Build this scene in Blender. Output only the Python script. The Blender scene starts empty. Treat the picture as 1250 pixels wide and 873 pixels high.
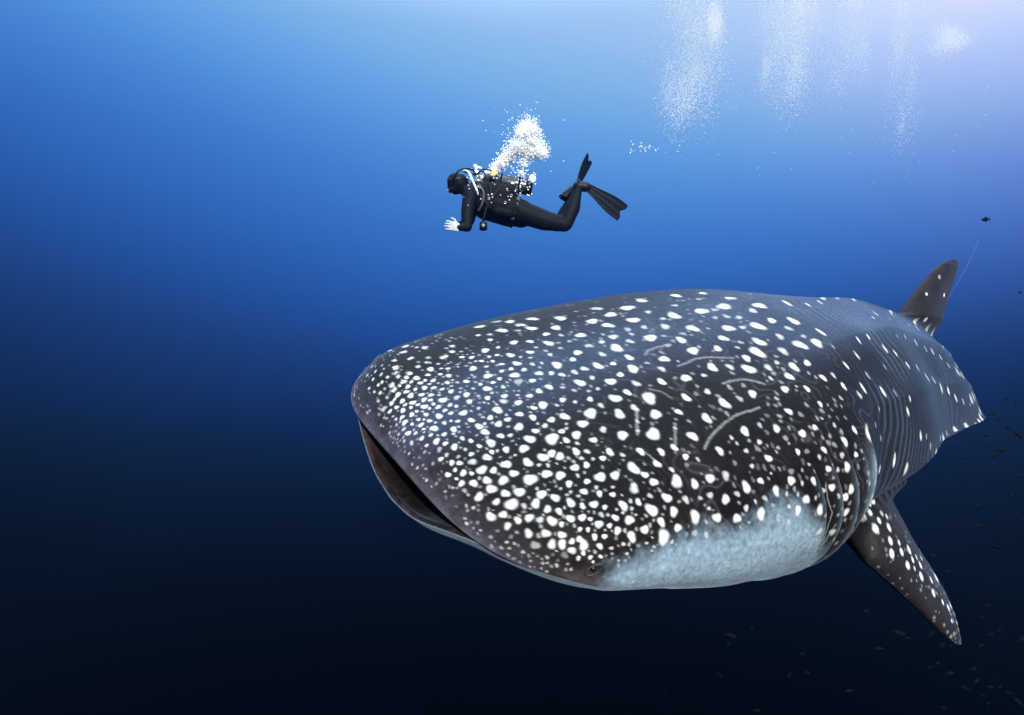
import bpy, bmesh, math, random
import numpy as np
from mathutils import Vector, Matrix

# ------------------------------------------------------------------ camera, water light, strobe stand-in
scene = bpy.context.scene
COL = scene.collection
random.seed(7)
rng = np.random.default_rng(7)
FPX = 650.0                                  # focal length in pixels of the 1250 px wide photograph
CX, CY = 625.0, 436.5

cam_data = bpy.data.cameras.new('camera')
cam_data.sensor_width = 36.0
cam_data.lens = 36.0 * FPX / 1250.0
cam_data.clip_start = 0.05
cam_data.clip_end = 500.0
cam = bpy.data.objects.new('camera', cam_data)
cam.rotation_euler = (math.radians(90), 0, 0)
COL.objects.link(cam)
scene.camera = cam

scene.view_settings.view_transform = 'Standard'
scene.view_settings.look = 'None'
scene.view_settings.exposure = 0.35
scene.view_settings.gamma = 1.0
scene.view_settings.use_curve_mapping = False
scene.render.engine = 'CYCLES'
scene.cycles.use_denoising = True
scene.cycles.max_bounces = 12
scene.cycles.diffuse_bounces = 10
scene.cycles.volume_bounces = 0
scene.cycles.transparent_max_bounces = 12
scene.cycles.volume_step_rate = 4


def lin(r, g, b):
    f = lambda c: (c / 255) / 12.92 if c <= 10.3 else (((c / 255) + 0.055) / 1.055) ** 2.4
    return (f(r), f(g), f(b), 1.0)


world = bpy.data.worlds.new('World')
scene.world = world
world.use_nodes = True
wn, wl = world.node_tree.nodes, world.node_tree.links
wn.clear()
w_out = wn.new('ShaderNodeOutputWorld')
w_bg = wn.new('ShaderNodeBackground')
w_tc = wn.new('ShaderNodeTexCoord')


def wdot(vec):
    n = wn.new('ShaderNodeVectorMath'); n.operation = 'DOT_PRODUCT'
    wl.new(w_tc.outputs['Generated'], n.inputs[0]); n.inputs[1].default_value = vec
    return n.outputs['Value']


def wmath(op, a, b=None, clamp=False):
    n = wn.new('ShaderNodeMath'); n.operation = op; n.use_clamp = clamp
    for i, x in enumerate((a, b)):
        if x is None: continue
        if isinstance(x, (int, float)): n.inputs[i].default_value = x
        else: wl.new(x, n.inputs[i])
    return n.outputs[0]


# open water seen from below the surface: light falls off with depth angle and brightens toward the sunlit side
w_z = wdot((0.0, 0.0, 1.0))
w_side = wmath('MULTIPLY', wdot((0.16, 0.0, 0.0)), wmath('ADD', wmath('MULTIPLY', w_z, 2.5), 0.15, True))
w_ahead = wmath('MULTIPLY', wmath('ADD', wdot((0.0, 0.42, 0.0)), -0.385), wmath('SUBTRACT', 1.0, wmath('MULTIPLY', wmath('MAXIMUM', w_z, 0.0), 1.6), True))
w_t = wmath('ADD', wmath('ADD', w_z, w_side), w_ahead)
w_f = wmath('DIVIDE', wmath('ADD', w_t, 0.8), 1.7, True)
w_r = wn.new('ShaderNodeValToRGB')
w_r.color_ramp.interpolation = 'B_SPLINE'
WATER = [(-.8, (0, 0, 2)), (-.6, (0, 0, 3)), (-.5, (1, 2, 5)), (-.4, (1, 4, 11)), (-.3, (3, 10, 24)), (-.2, (8, 23, 48)), (-.1, (14, 39, 80)),
         (0, (23, 58, 120)), (.1, (37, 84, 162)), (.2, (51, 108, 192)), (.3, (70, 132, 210)), (.4, (98, 162, 226)),
         (.5, (146, 190, 234)), (.57, (168, 204, 240))]
els = w_r.color_ramp.elements
while len(els) < len(WATER): els.new(0.5)
for e, (t, c) in zip(els, WATER):
    e.position = (t + .8) / 1.7
for e, (t, c) in zip(els, WATER):
    e.color = lin(*c)
wl.new(w_f, w_r.inputs[0])
# the glow of the sun through the surface, high on the right
gdir = Vector((0.68, 0.58, 0.72)).normalized()
w_g = wmath('POWER', wmath('MAXIMUM', wdot(tuple(gdir)), 0.0), 24.0)
w_mix = wn.new('ShaderNodeMix'); w_mix.data_type = 'RGBA'; w_mix.blend_type = 'ADD'
wl.new(wmath('MULTIPLY', w_g, 1.0), w_mix.inputs['Factor'])
wl.new(w_r.outputs['Color'], w_mix.inputs['A'])
w_mix.inputs['B'].default_value = (0.85, 0.50, 0.42, 1)
# toward the surface overhead the light keeps climbing
w_up = wmath('POWER', wmath('MAXIMUM', wmath('DIVIDE', wmath('SUBTRACT', w_z, 0.52), 0.48), 0.0), 1.6)
w_mix2 = wn.new('ShaderNodeMix'); w_mix2.data_type = 'RGBA'; w_mix2.blend_type = 'ADD'
wl.new(w_up, w_mix2.inputs['Factor'])
wl.new(w_mix.outputs['Result'], w_mix2.inputs['A'])
w_mix2.inputs['B'].default_value = (3.8, 5.0, 6.2, 1)
wl.new(w_mix2.outputs['Result'], w_bg.inputs['Color'])
w_bg.inputs['Strength'].default_value = 0.785
wl.new(w_bg.outputs[0], w_out.inputs['Surface'])

STROBE_TRAVEL = Vector((-0.22, 0.90, -0.30)).normalized()  # low light from behind the camera, standing in for the camera strobes
strobe_sun_data = bpy.data.lights.new('strobe_sun', 'SUN')
strobe_sun_data.energy = 5.0
strobe_sun_data.angle = math.radians(0.6)
strobe_sun_data.color = (1.0, 0.97, 0.92)
strobe_sun = bpy.data.objects.new('strobe_sun', strobe_sun_data)
strobe_sun.rotation_euler = STROBE_TRAVEL.to_track_quat('-Z', 'Y').to_euler()
strobe_sun.location = (2, -4, 6)
COL.objects.link(strobe_sun)


# ------------------------------------------------------------------ helpers
def tag(o, label=None, cat=None, group=None, kind=None):
    if label: o['label'] = label
    if cat: o['category'] = cat
    if group: o['group'] = group
    if kind: o['kind'] = kind
    return o


def empty(name, loc=(0, 0, 0)):
    o = bpy.data.objects.new(name, None)
    o.location = loc; o.empty_display_size = 0.1
    COL.objects.link(o)
    return o


def link(name, me, mats=(), parent=None, smooth=True):
    for m in (mats if isinstance(mats, (list, tuple)) else [mats]): me.materials.append(m)
    if smooth: me.polygons.foreach_set('use_smooth', np.ones(len(me.polygons), bool))
    o = bpy.data.objects.new(name, me)
    COL.objects.link(o)
    if parent is not None:
        o.parent = parent
        o.matrix_parent_inverse = Matrix.Translation(-Vector(parent.location))
    return o


def at(px, py, depth):
    """photo pixel + distance along the view axis -> point"""
    return Vector(((px - CX) / FPX * depth, depth, -(py - CY) / FPX * depth))


def mat(name, color, rough=0.5, spec=0.5, metal=0.0, noise=0.0, nscale=20.0, bump=0.0, bscale=60.0, sub=0.0):
    m = bpy.data.materials.new(name); m.use_nodes = True
    nt = m.node_tree; b = nt.nodes['Principled BSDF']
    b.inputs['Roughness'].default_value = rough
    b.inputs['Metallic'].default_value = metal
    b.inputs['Specular IOR Level'].default_value = spec
    b.inputs['Base Color'].default_value = (*color, 1)
    tc = nt.nodes.new('ShaderNodeTexCoord')
    if noise:
        n = nt.nodes.new('ShaderNodeTexNoise'); n.inputs['Scale'].default_value = nscale; n.inputs['Detail'].default_value = 5
        nt.links.new(tc.outputs['Object'], n.inputs['Vector'])
        r = nt.nodes.new('ShaderNodeValToRGB')
        r.color_ramp.elements[0].position = .3; r.color_ramp.elements[1].position = .7
        r.color_ramp.elements[0].color = (*[c * (1 - noise) for c in color], 1)
        r.color_ramp.elements[1].color = (*[min(1, c * (1 + noise)) for c in color], 1)
        nt.links.new(n.outputs['Fac'], r.inputs[0]); nt.links.new(r.outputs[0], b.inputs['Base Color'])
    if bump:
        n2 = nt.nodes.new('ShaderNodeTexNoise'); n2.inputs['Scale'].default_value = bscale; n2.inputs['Detail'].default_value = 4
        nt.links.new(tc.outputs['Object'], n2.inputs['Vector'])
        bp = nt.nodes.new('ShaderNodeBump'); bp.inputs['Strength'].default_value = bump; bp.inputs['Distance'].default_value = .01
        nt.links.new(n2.outputs['Fac'], bp.inputs['Height']); nt.links.new(bp.outputs[0], b.inputs['Normal'])
    return m


def raw_mesh(name, V, Q=None, T=None):
    """fast mesh from numpy arrays of quads and triangles"""
    me = bpy.data.meshes.new(name)
    V = np.asarray(V, np.float32)
    me.vertices.add(len(V)); me.vertices.foreach_set('co', V.ravel())
    parts, sizes = [], []
    if Q is not None and len(Q): parts.append(np.asarray(Q, np.int32).ravel()); sizes.append(np.full(len(Q), 4, np.int32))
    if T is not None and len(T): parts.append(np.asarray(T, np.int32).ravel()); sizes.append(np.full(len(T), 3, np.int32))
    idx = np.concatenate(parts); sz = np.concatenate(sizes)
    me.loops.add(len(idx)); me.loops.foreach_set('vertex_index', idx)
    me.polygons.add(len(sz))
    me.polygons.foreach_set('loop_start', np.concatenate([[0], np.cumsum(sz)[:-1]]).astype(np.int32))
    me.polygons.foreach_set('loop_total', sz)
    me.update(calc_edges=True)
    return me


# ------------------------------------------------------------------ the hazy water itself
def build_haze():
    bm = bmesh.new(); bmesh.ops.create_cube(bm, size=1.0)
    bmesh.ops.scale(bm, vec=(46, 40, 26), verts=bm.verts)
    bmesh.ops.translate(bm, vec=(1.0, 12.0, 2.0), verts=bm.verts)
    me = bpy.data.meshes.new('haze'); bm.to_mesh(me); bm.free()
    m = bpy.data.materials.new('haze'); m.use_nodes = True
    nt = m.node_tree; nt.nodes.clear()
    out = nt.nodes.new('ShaderNodeOutputMaterial'); v = nt.nodes.new('ShaderNodeVolumePrincipled')
    v.inputs['Color'].default_value = (0.22, 0.50, 0.95, 1)
    v.inputs['Density'].default_value = HAZE_DENSITY
    v.inputs['Anisotropy'].default_value = 0.88
    nt.links.new(v.outputs[0], out.inputs['Volume'])
    o = link('haze', me, m, smooth=False)
    tag(o, 'clear blue sea water that veils distant things', 'water', kind='stuff')


HAZE_DENSITY = 0.005
build_haze()


# ------------------------------------------------------------------ whale shark
SK = np.array([0, .04, .15, .45, .9, 1.4, 1.9, 2.4, 3.0, 3.8, 4.8, 5.8, 6.6, 7.2])
SW = np.array([.59, .628, .662, .724, .799, .823, .710, .650, .460, .375, .30, .2, .11, .05])      # half width
ST = np.array([.03, .102, .171, .280, .388, .497, .570, .580, .507, .365, .294, .2, .11, .05])      # height above the eye line
SB = np.array([.134, .160, .170, .238, .388, .527, .533, .521, .489, .416, .301, .18, .1, .05])       # depth below it
POSE = dict(x0=-.343, y0=1.624, z0=-.324, psi=46.0, pitch=2.64, roll=26.7, rollt=-7.9, bend1=18.6, bend2=-39.3, pb=-5.87,
            arc=.20, nt=1.22, aexp=3.4, keel=.02)


def interp(s, xk, yk):
    h = np.diff(xk); d = np.diff(yk) / h
    m = np.zeros_like(yk); m[0] = d[0]; m[-1] = d[-1]
    for i in range(1, len(xk) - 1):
        m[i] = 0 if d[i-1] * d[i] <= 0 else 3 * (h[i-1] + h[i]) / ((2*h[i] + h[i-1]) / d[i-1] + (h[i] + 2*h[i-1]) / d[i])
    i = np.clip(np.searchsorted(xk, s) - 1, 0, len(xk) - 2); t = (s - xk[i]) / h[i]
    return yk[i]*(1+2*t)*(1-t)**2 + m[i]*h[i]*t*(1-t)**2 + yk[i+1]*t*t*(3-2*t) + m[i+1]*h[i]*t*t*(t-1)


def spine(s):
    p = POSE; s = np.asarray(s, float)
    ss = np.linspace(0, 8.0, 801)
    u = np.clip((ss - 2.75) / 1.9, 0, 1)
    a = np.radians(p['psi'] + p['bend1'] * np.clip(ss / 2.4, 0, 1) + p['bend2'] * u * u * (3 - 2*u))
    e = np.radians(p['pitch'] + p['pb'] * np.clip((ss - 1.0) / 4.0, 0, 1))
    T = np.stack([np.sin(a)*np.cos(e), np.cos(a)*np.cos(e), np.sin(e)], 1)
    P = np.vstack([[0, 0, 0], np.cumsum((T[1:] + T[:-1]) / 2 * (ss[1]-ss[0]), 0)]) + np.array([p['x0'], p['y0'], p['z0']])
    g = lambda A: np.stack([np.interp(s, ss, A[:, k]) for k in range(3)], -1)
    P_, T_ = g(P), g(T); T_ /= np.linalg.norm(T_, axis=-1, keepdims=True)
    L = np.cross(T_, [0, 0, 1.]); L /= np.linalg.norm(L, axis=-1, keepdims=True)
    U = np.cross(L, T_)
    r = np.radians(p['roll'] + p['rollt'] * smooth01((s - 1.5) / 1.8))[..., None]
    return P_, T_, L*np.cos(r) - U*np.sin(r), U*np.cos(r) + L*np.sin(r)


def smooth01(x):
    x = np.clip(x, 0, 1); return x*x*(3-2*x)


GILLS = [(1.22, .55), (1.34, .65), (1.46, .8), (1.58, .9), (1.70, 1.5)]


def body_surface(s, th, w=None, t=None, b=None, sk=None):
    """s (n,) along the animal, th (m,) round it (0 = its left side, 90 deg = back) -> (n,m,3)"""
    p = POSE
    if w is None: w, t, b = interp(s, SK, SW), interp(s, SK, ST), interp(s, SK, SB)
    sk = s if sk is None else sk                  # shape parameter (stays 0 inside the mouth)
    c, sn = np.cos(th)[None], np.sin(th)[None]
    n = (1.2 + .9*np.clip(sk/.16, 0, 1) + (p['nt']-2.1)*np.clip((sk-1.6)/1.4, 0, 1))[:, None]
    y = w[:, None] * np.sign(c) * np.abs(c)**(2/n)
    z = np.where(sn >= 0, t[:, None], -b[:, None]) * np.abs(sn)**(2/n)
    yr = np.abs(y) / w[:, None]
    z = z * (1 - (1 - smooth01((.96-yr)/.80)) * np.clip(1 - sk/.10, 0, 1)[:, None])      # lips meet before the corners
    z = np.where(sn < 0, z * (1 - .42*np.clip(1 - s/.55, 0, 1)[:, None] * smooth01((yr-.12)/.65)), z)   # jaw is shallow at its sides
    back = p['arc'] * np.clip(1 - s/1.4, 0, 1)[:, None]**1.5 * yr**p['aexp']
    back = back - JAW_FWD * np.clip(1 - s/.6, 0, 1)[:, None]**2 * np.clip(-sn, 0, 1) * (1 - yr**2)
    back = back - SNOUT_FWD * np.clip(1 - s/.9, 0, 1)[:, None]**1.5 * np.clip(sn, 0, 1)**.5
    a = (th + np.pi) % (2*np.pi) - np.pi
    kd = np.abs(a); kd = np.minimum(kd, np.pi - kd)[None]
    y = y + np.sign(c)*p['keel']*np.clip((s-2.0)/1.2, 0, 1)[:, None]*np.clip((6.6-s)/1, 0, 1)[:, None]*np.exp(-(kd/.13)**1.5)
    # longitudinal ridges on the back and flank
    S = s[:, None]
    grow = smooth01((S-1.0)/1.6) * smooth01((6.4-S)/1.5)
    scale = 1 + 0*a[None]
    for deg, amp, wd in ((90, .030, 5.0), (63, .034, 5.0), (36, .020, 4.5)):
        d = np.abs(np.degrees(np.abs(np.abs(a) - np.pi/2)) - (90 - deg))[None]
        up = (a > 0)[None]
        scale = scale + up * amp * grow * np.exp(-(d/wd)**1.4)
    # gill slits: overlapping flaps
    if sk is s:
        ad = np.degrees(np.minimum(np.abs(a), np.pi-np.abs(a))) * np.sign(a)
        win = smooth01((ad[None]+44)/10) * smooth01((40-ad[None])/22)
        for gs, amp in GILLS:
            edge = gs + .05*np.cos(np.radians(ad[None]*2.0)) - .06
            q = (S - edge)
            saw = np.where(q < 0, np.exp(q/.07), np.where(q < .012, 1 - 2*q/.012, -np.exp(-(q-.012)/.035)))
            scale = scale + .016*amp*win*saw
    y, z = y*scale, z*scale
    P, TT, L, U = spine(s)
    return P[:, None] + TT[:, None]*back[..., None] + L[:, None]*y[..., None] + U[:, None]*z[..., None]


JAW_FWD = 0.0
SNOUT_FWD = 0.028


def project(X):
    return np.stack([CX + FPX*X[..., 0]/X[..., 1], CY - FPX*X[..., 2]/X[..., 1]], -1)


def hash_noise(X, scale, seed=0):
    """cheap smooth value noise on points (numpy)"""
    Q = X*scale; I = np.floor(Q).astype(np.int64); F = Q - I; F = F*F*(3-2*F)
    def h(i, j, k):
        n = (i*73856093) ^ (j*19349663) ^ (k*83492791) ^ (seed*2654435761)
        n = (n ^ (n >> 13)) * 1274126177 & 0xffffffff
        return ((n ^ (n >> 16)) & 0xffff) / 65535.0
    r = 0
    for dx in (0, 1):
        for dy in (0, 1):
            for dz in (0, 1):
                w = (F[..., 0] if dx else 1-F[..., 0]) * (F[..., 1] if dy else 1-F[..., 1]) * (F[..., 2] if dz else 1-F[..., 2])
                r = r + w*h(I[..., 0]+dx, I[..., 1]+dy, I[..., 2]+dz)
    return r


def parse(txt):
    out = []
    for q in txt.split():
        a = [float(v) for v in q.split(',')]
        out.append((a[0], a[1], a[2]/10, (a[3] if len(a) > 3 else 10)/10))
    return out


# pale curved lines between the spots (photo pixels, width px, strength)
LINES = [([(788, 433), (792, 427), (802, 424), (819, 420)], 2.2, .40), ([(828, 447), (840, 442), (850, 438), (862, 436), (896, 437)], 1.8, .38),
         ([(793, 475), (807, 478), (820, 486)], 1.8, .28), ([(860, 548), (865, 537), (873, 527), (885, 516), (900, 506), (927, 498)], 2.0, .42),
         ([(824, 517), (824.5, 552)], 2.2, .40), ([(787, 552), (800, 562)], 1.4, .45), ([(882, 469), (893, 465), (907, 463), (921, 465), (933, 469)], 1.9, .40),
         ([(777, 500), (778, 530)], 2.4, .45), ([(1008, 590), (1011, 612), (1016, 626), (1010, 645), (1002, 668)], 1.2, .5),
         ([(1001, 655), (990, 664), (984, 676)], 1.4, .45), ([(1020, 640), (1008, 660), (994, 676)], 1.4, .45)]
BELLY_EDGE = [(752, 698), (775, 688), (800, 675), (830, 668), (860, 655), (900, 643), (930, 634), (960, 625), (985, 622)]

SPOTS = """
586,399,58 613,404,62 583,409,36 599,415,38 592,428,62 623,393,54 635,397,51 627,418,56 650,389,62 649,401,62 679,400,67 684,388,71 723,392,74
709,409,67 667,408,49 670,419,67 647,417,46 608,424,33 623,433,59 607,433,31 647,430,49 685,409,49,6 695,417,44,5 685,425,44,6 666,428,46,6
671,433,54,7 719,422,74,6 705,430,64 699,439,49 735,433,58,8 680,446,79 730,447,77 631,444,59 650,444,54,7 713,450,59,8 640,452,41 588,441,33
601,441,33 612,445,36 597,436,31 594,447,33,8 624,451,36 612,453,36 658,456,54 673,456,44 686,457,46 701,454,54,8 596,459,59 628,458,67 610,462,36
633,466,83,6 650,465,46 708,467,77 723,461,46,8 602,467,33 587,469,31 595,474,59 670,472,56 614,472,38,8 658,477,51 687,473,44,7 730,475,46,7
601,479,36,7 616,483,46 647,483,46 595,486,41 687,488,49 720,487,46 701,477,51,5 719,477,41,5 606,393,51,8 584,483,36,6 654,424,36,7 635,436,36,7
647,437,38,6 662,443,41,6 659,449,33,6 632,403,51,6 598,408,36,8 729,376,64,8 783,367,67 766,376,79 746,384,72 742,397,72 773,391,79 825,361,62
858,358,49 823,385,85 856,380,82 824,373,49,7 791,381,56,7 809,389,54,6 812,399,69,8 786,399,62,7 766,402,67,6 748,411,67,8 794,412,90 846,401,82
832,415,74 769,417,72,7 735,417,49,8 753,425,95 768,436,64 748,444,44 811,438,74 773,450,87 790,443,46,5 808,451,56,8 846,428,87 869,448,79 757,457,54
876,426,64 859,458,54,7 873,388,51,5 853,365,46,5 834,407,59,4 810,410,51,4 771,408,51,5 815,422,62,5 837,462,77 873,378,62,5 884,374,87 891,364,56
931,357,38 927,373,79 961,370,69 986,372,54 1001,369,54 919,379,59,8 902,387,59,7 887,386,64,5 889,401,82 925,398,92 942,391,62 906,400,59,7
969,392,74 963,401,69,6 952,411,79,7 927,417,87 883,413,67 904,418,51,5 900,424,46,6 924,430,108 911,437,67 977,421,92 956,428,77,8 1002,405,82
997,418,85 948,443,56,7 969,448,77 985,443,59 891,448,59,8 938,448,64,8 981,411,54,5 947,435,46,4 1017,423,51,5 915,359,56,4 615,490,54,8 633,491,54
607,501,69 651,498,44 663,495,72 680,495,31,8 702,491,44,7 734,495,49,8 584,499,41,7 599,510,44 620,512,44 634,505,51 650,510,54 673,513,54 689,508,67
721,505,95 585,520,56 609,518,54 592,528,59 634,521,67 665,520,46,8 654,526,49 611,532,49 623,531,38,8 647,536,74 674,536,97 704,531,69 711,518,74
599,541,69 585,545,36 725,537,54 686,526,46 691,537,49 640,547,69 617,549,51 704,551,59 717,551,44,8 595,558,59 601,552,36 618,566,69 644,564,69
663,558,74 674,553,59 683,557,64 736,559,46 588,574,69 603,574,49 628,578,59 667,579,69 684,580,67 702,571,59 716,568,49 733,582,77 648,585,92
615,586,69 595,586,59 717,588,44 695,590,51 724,560,38,7 736,525,56,8 746,466,77 776,468,64,8 808,466,64 766,479,59 751,486,85 792,486,110 837,485,69
864,478,54,8 756,506,82 775,498,64,8 801,506,87 829,503,54 862,510,77 841,514,41,4 778,515,44,7 778,526,44,7 760,532,79 798,530,105 824,523,38,7
823,546,54 845,532,77 744,552,59 760,556,38,8 782,551,59 807,551,56 837,558,49 879,551,64 852,560,44,7 914,451,95 963,459,69 941,462,49,7 1005,461,54
958,475,62 985,474,51 972,471,21,8 919,481,69 884,492,85 903,486,67,6 948,487,46,7 963,502,59 1001,493,44 909,526,72 948,523,62 927,519,56,6
952,508,51,4 979,529,64 995,522,49 927,539,44,8 963,522,46,3 893,534,46,6 900,541,38,6 911,550,41,8 1006,549,51 938,493,44,3 1003,511,36,4
963,541,33,4 950,546,41,5 1013,532,46,4 1017,458,44,8 1019,519,46,7 974,551,44 600,597,69 585,607,62 617,603,59 634,601,72 606,613,49 625,616,87
661,603,67 678,607,62 713,600,51 654,615,64 640,618,41,8 668,622,51 683,624,49 697,614,64 711,618,44 725,616,59 732,603,46 599,630,67 615,628,56
620,642,51 632,636,51 633,630,33,7 646,633,59 659,635,51,8 674,636,69 686,640,36 696,633,59 711,632,54 721,634,33 731,640,59 734,628,41,8 646,651,59
667,651,64 686,653,54 708,646,33 718,647,33 708,658,51 726,655,44 738,655,38 653,666,77,6 674,665,64 686,664,64 698,661,41 713,666,69 732,667,44
699,672,54 712,675,33 706,681,33 721,680,31 733,680,28 724,686,18 689,677,64,3 631,650,33,4 624,655,38,3 608,648,33,3 726,674,38,5 738,619,38
773,572,87 751,580,67 802,567,59 787,580,54 820,573,41,8 798,588,62 826,588,92 848,591,67 867,584,72 774,596,77,8 748,603,41 794,605,51,7 814,608,72
837,610,56,8 867,605,51,8 855,608,46,6 761,618,69 779,613,49 795,623,90 823,625,69 849,631,87 866,621,41,7 875,632,72 751,632,49 769,635,69 807,637,64
828,644,59 787,646,64 744,642,38 754,648,56 763,648,38,7 771,655,72 810,656,103 848,651,64,5 862,653,59,5 862,638,41,5 938,560,59 918,569,38,8
1011,572,51 1000,558,49,6 886,581,67,8 929,587,51 911,594,79 886,609,69 900,603,59,7 966,587,69 947,599,69 934,608,46,8 922,612,31,8 911,620,49,8
979,590,46,7 993,587,54 988,567,36,6 979,574,36,5 984,610,67 1005,599,41,8 960,603,46,6 974,604,44,5 996,608,41,6 900,633,69 929,628,85 944,617,44,5
963,619,44,7 974,623,67 1001,623,74 950,632,67,6 963,638,56,5 915,638,33,6 951,572,41,3 941,578,28,7 1016,595,59 1000,649,77,6 1016,650,67,8
1030,472,49 1033,446,67 1054,474,77 1049,482,46,8 1078,478,95 1027,486,46,6 1043,525,59 1031,539,67 1073,499,56,6 1069,519,67,6 1075,535,64,7
1108,446,67 1120,449,59 1132,461,79 1111,486,56 1108,502,77 1124,532,79 1080,448,64,6 1059,458,72,6 1093,480,77,5 1136,545,69,8 1028,555,46,8
1023,574,46,7 1034,570,67 1039,597,64 1031,607,67 1033,625,59 1092,562,118 1074,573,77 1106,573,115 1045,555,46 1024,606,46,7 1062,590,44,6
1048,415,67 1060,411,56 1080,426,74 1093,431,62 1140,464,64 1149,474,82 1158,477,69 1167,486,69 1176,490,51 1046,434,72,8 1118,418,59 1105,411,38
1095,410,51,6 1130,426,51,8 1138,429,56 1148,436,46 1158,446,46 1169,456,51,8 1178,461,38,5 1119,400,51 1110,397,38,7 1069,383,56 1088,383,51
1066,388,41 1086,389,33,8 476,428,41 459,435,36 495,423,64 493,430,51 519,425,51 509,424,31 551,422,44 551,429,46 501,437,44 481,440,38 542,436,56
564,436,36 576,436,41 523,437,51,7 483,449,54 510,448,41 525,451,54 521,443,33,8 535,444,36,7 547,444,28,6 538,450,28,8 547,450,31 577,450,56
559,445,31,5 454,448,33 439,446,28 445,448,23 448,458,31 459,453,26 466,457,33 456,463,28 469,451,26,7 474,461,33 485,459,38 483,455,46,8 496,461,38
499,455,49 508,462,51 502,466,33 493,466,44 466,466,31 462,470,31 479,470,51 450,474,31 456,478,21 465,480,38 472,485,28,8 470,475,23,7 482,477,49
488,471,28 498,472,41 496,478,41 486,482,49 507,475,33 513,468,38 519,464,28 522,458,36 529,464,38 537,457,31 548,459,44 518,474,46 530,473,38
524,469,28,8 546,467,38 535,468,28,7 558,467,38,6 569,466,41 540,475,36,8 550,478,41 515,482,41 526,482,38 501,483,51 536,482,31,7 569,482,49
557,486,46,8 517,488,44 526,488,33 504,491,46 491,490,44 481,488,31 478,493,41 484,497,36 495,494,31 502,497,28 510,494,31 518,496,51 529,493,33
535,497,38 524,499,26 541,489,59 549,495,36 557,496,28 573,491,44 543,501,33 468,499,51,8 462,490,33,8 476,502,36 492,501,44 509,502,28 503,506,41
520,506,36 536,508,51 550,505,33 566,504,56 491,509,38 480,508,28,7 511,512,31 524,514,36 518,512,18 494,516,46 483,512,28,8 503,518,28 514,519,41
542,516,33 532,516,21,8 550,514,21 559,514,31 575,513,46 472,511,28,7 530,523,56 554,524,49 517,524,26 498,529,44 507,529,28 542,530,36 526,531,31
484,519,31,7 493,524,44,7 579,460,38,5 581,466,33,6 578,474,38,5 562,478,28,7 551,472,31,6 502,541,36,8 515,535,36 533,539,51 544,541,36 521,544,26
555,546,51 564,535,36 575,539,36 538,560,36 551,565,41 561,566,41 575,554,36 577,564,56,8 547,579,41 566,578,46 555,574,31 563,590,46 579,590,56
557,584,26 576,578,31 545,555,41,7 536,549,51,6 560,557,36,7 568,548,36,7 518,552,36,6 567,599,46,5 1131,533,49,8 1148,535,49 1156,529,44,8
1184,494,30,8
"""
FIN_SPOTS = """
1053,605,72 1060,612,38 1066,612,44 1062,626,44 1052,632,64,5 1069,645,64 1073,635,41 1085,644,54 1087,660,56 1098,662,41,8 1089,676,62 1101,674,51
1110,671,59 1114,683,44 1108,690,56 1124,690,46 1125,704,59 1117,694,33,6 1143,705,59 1137,708,46,7 1076,626,38,6 1083,631,38,6 1119,680,36,7
1125,681,33,7 1140,724,51 1151,735,38 1158,742,45 1164,738,38 1162,758,26 1170,759,26 1167,750,26,6 1131,359,22 1153,360,27 1147,338,30,5 1130,391,36
"""



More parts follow.
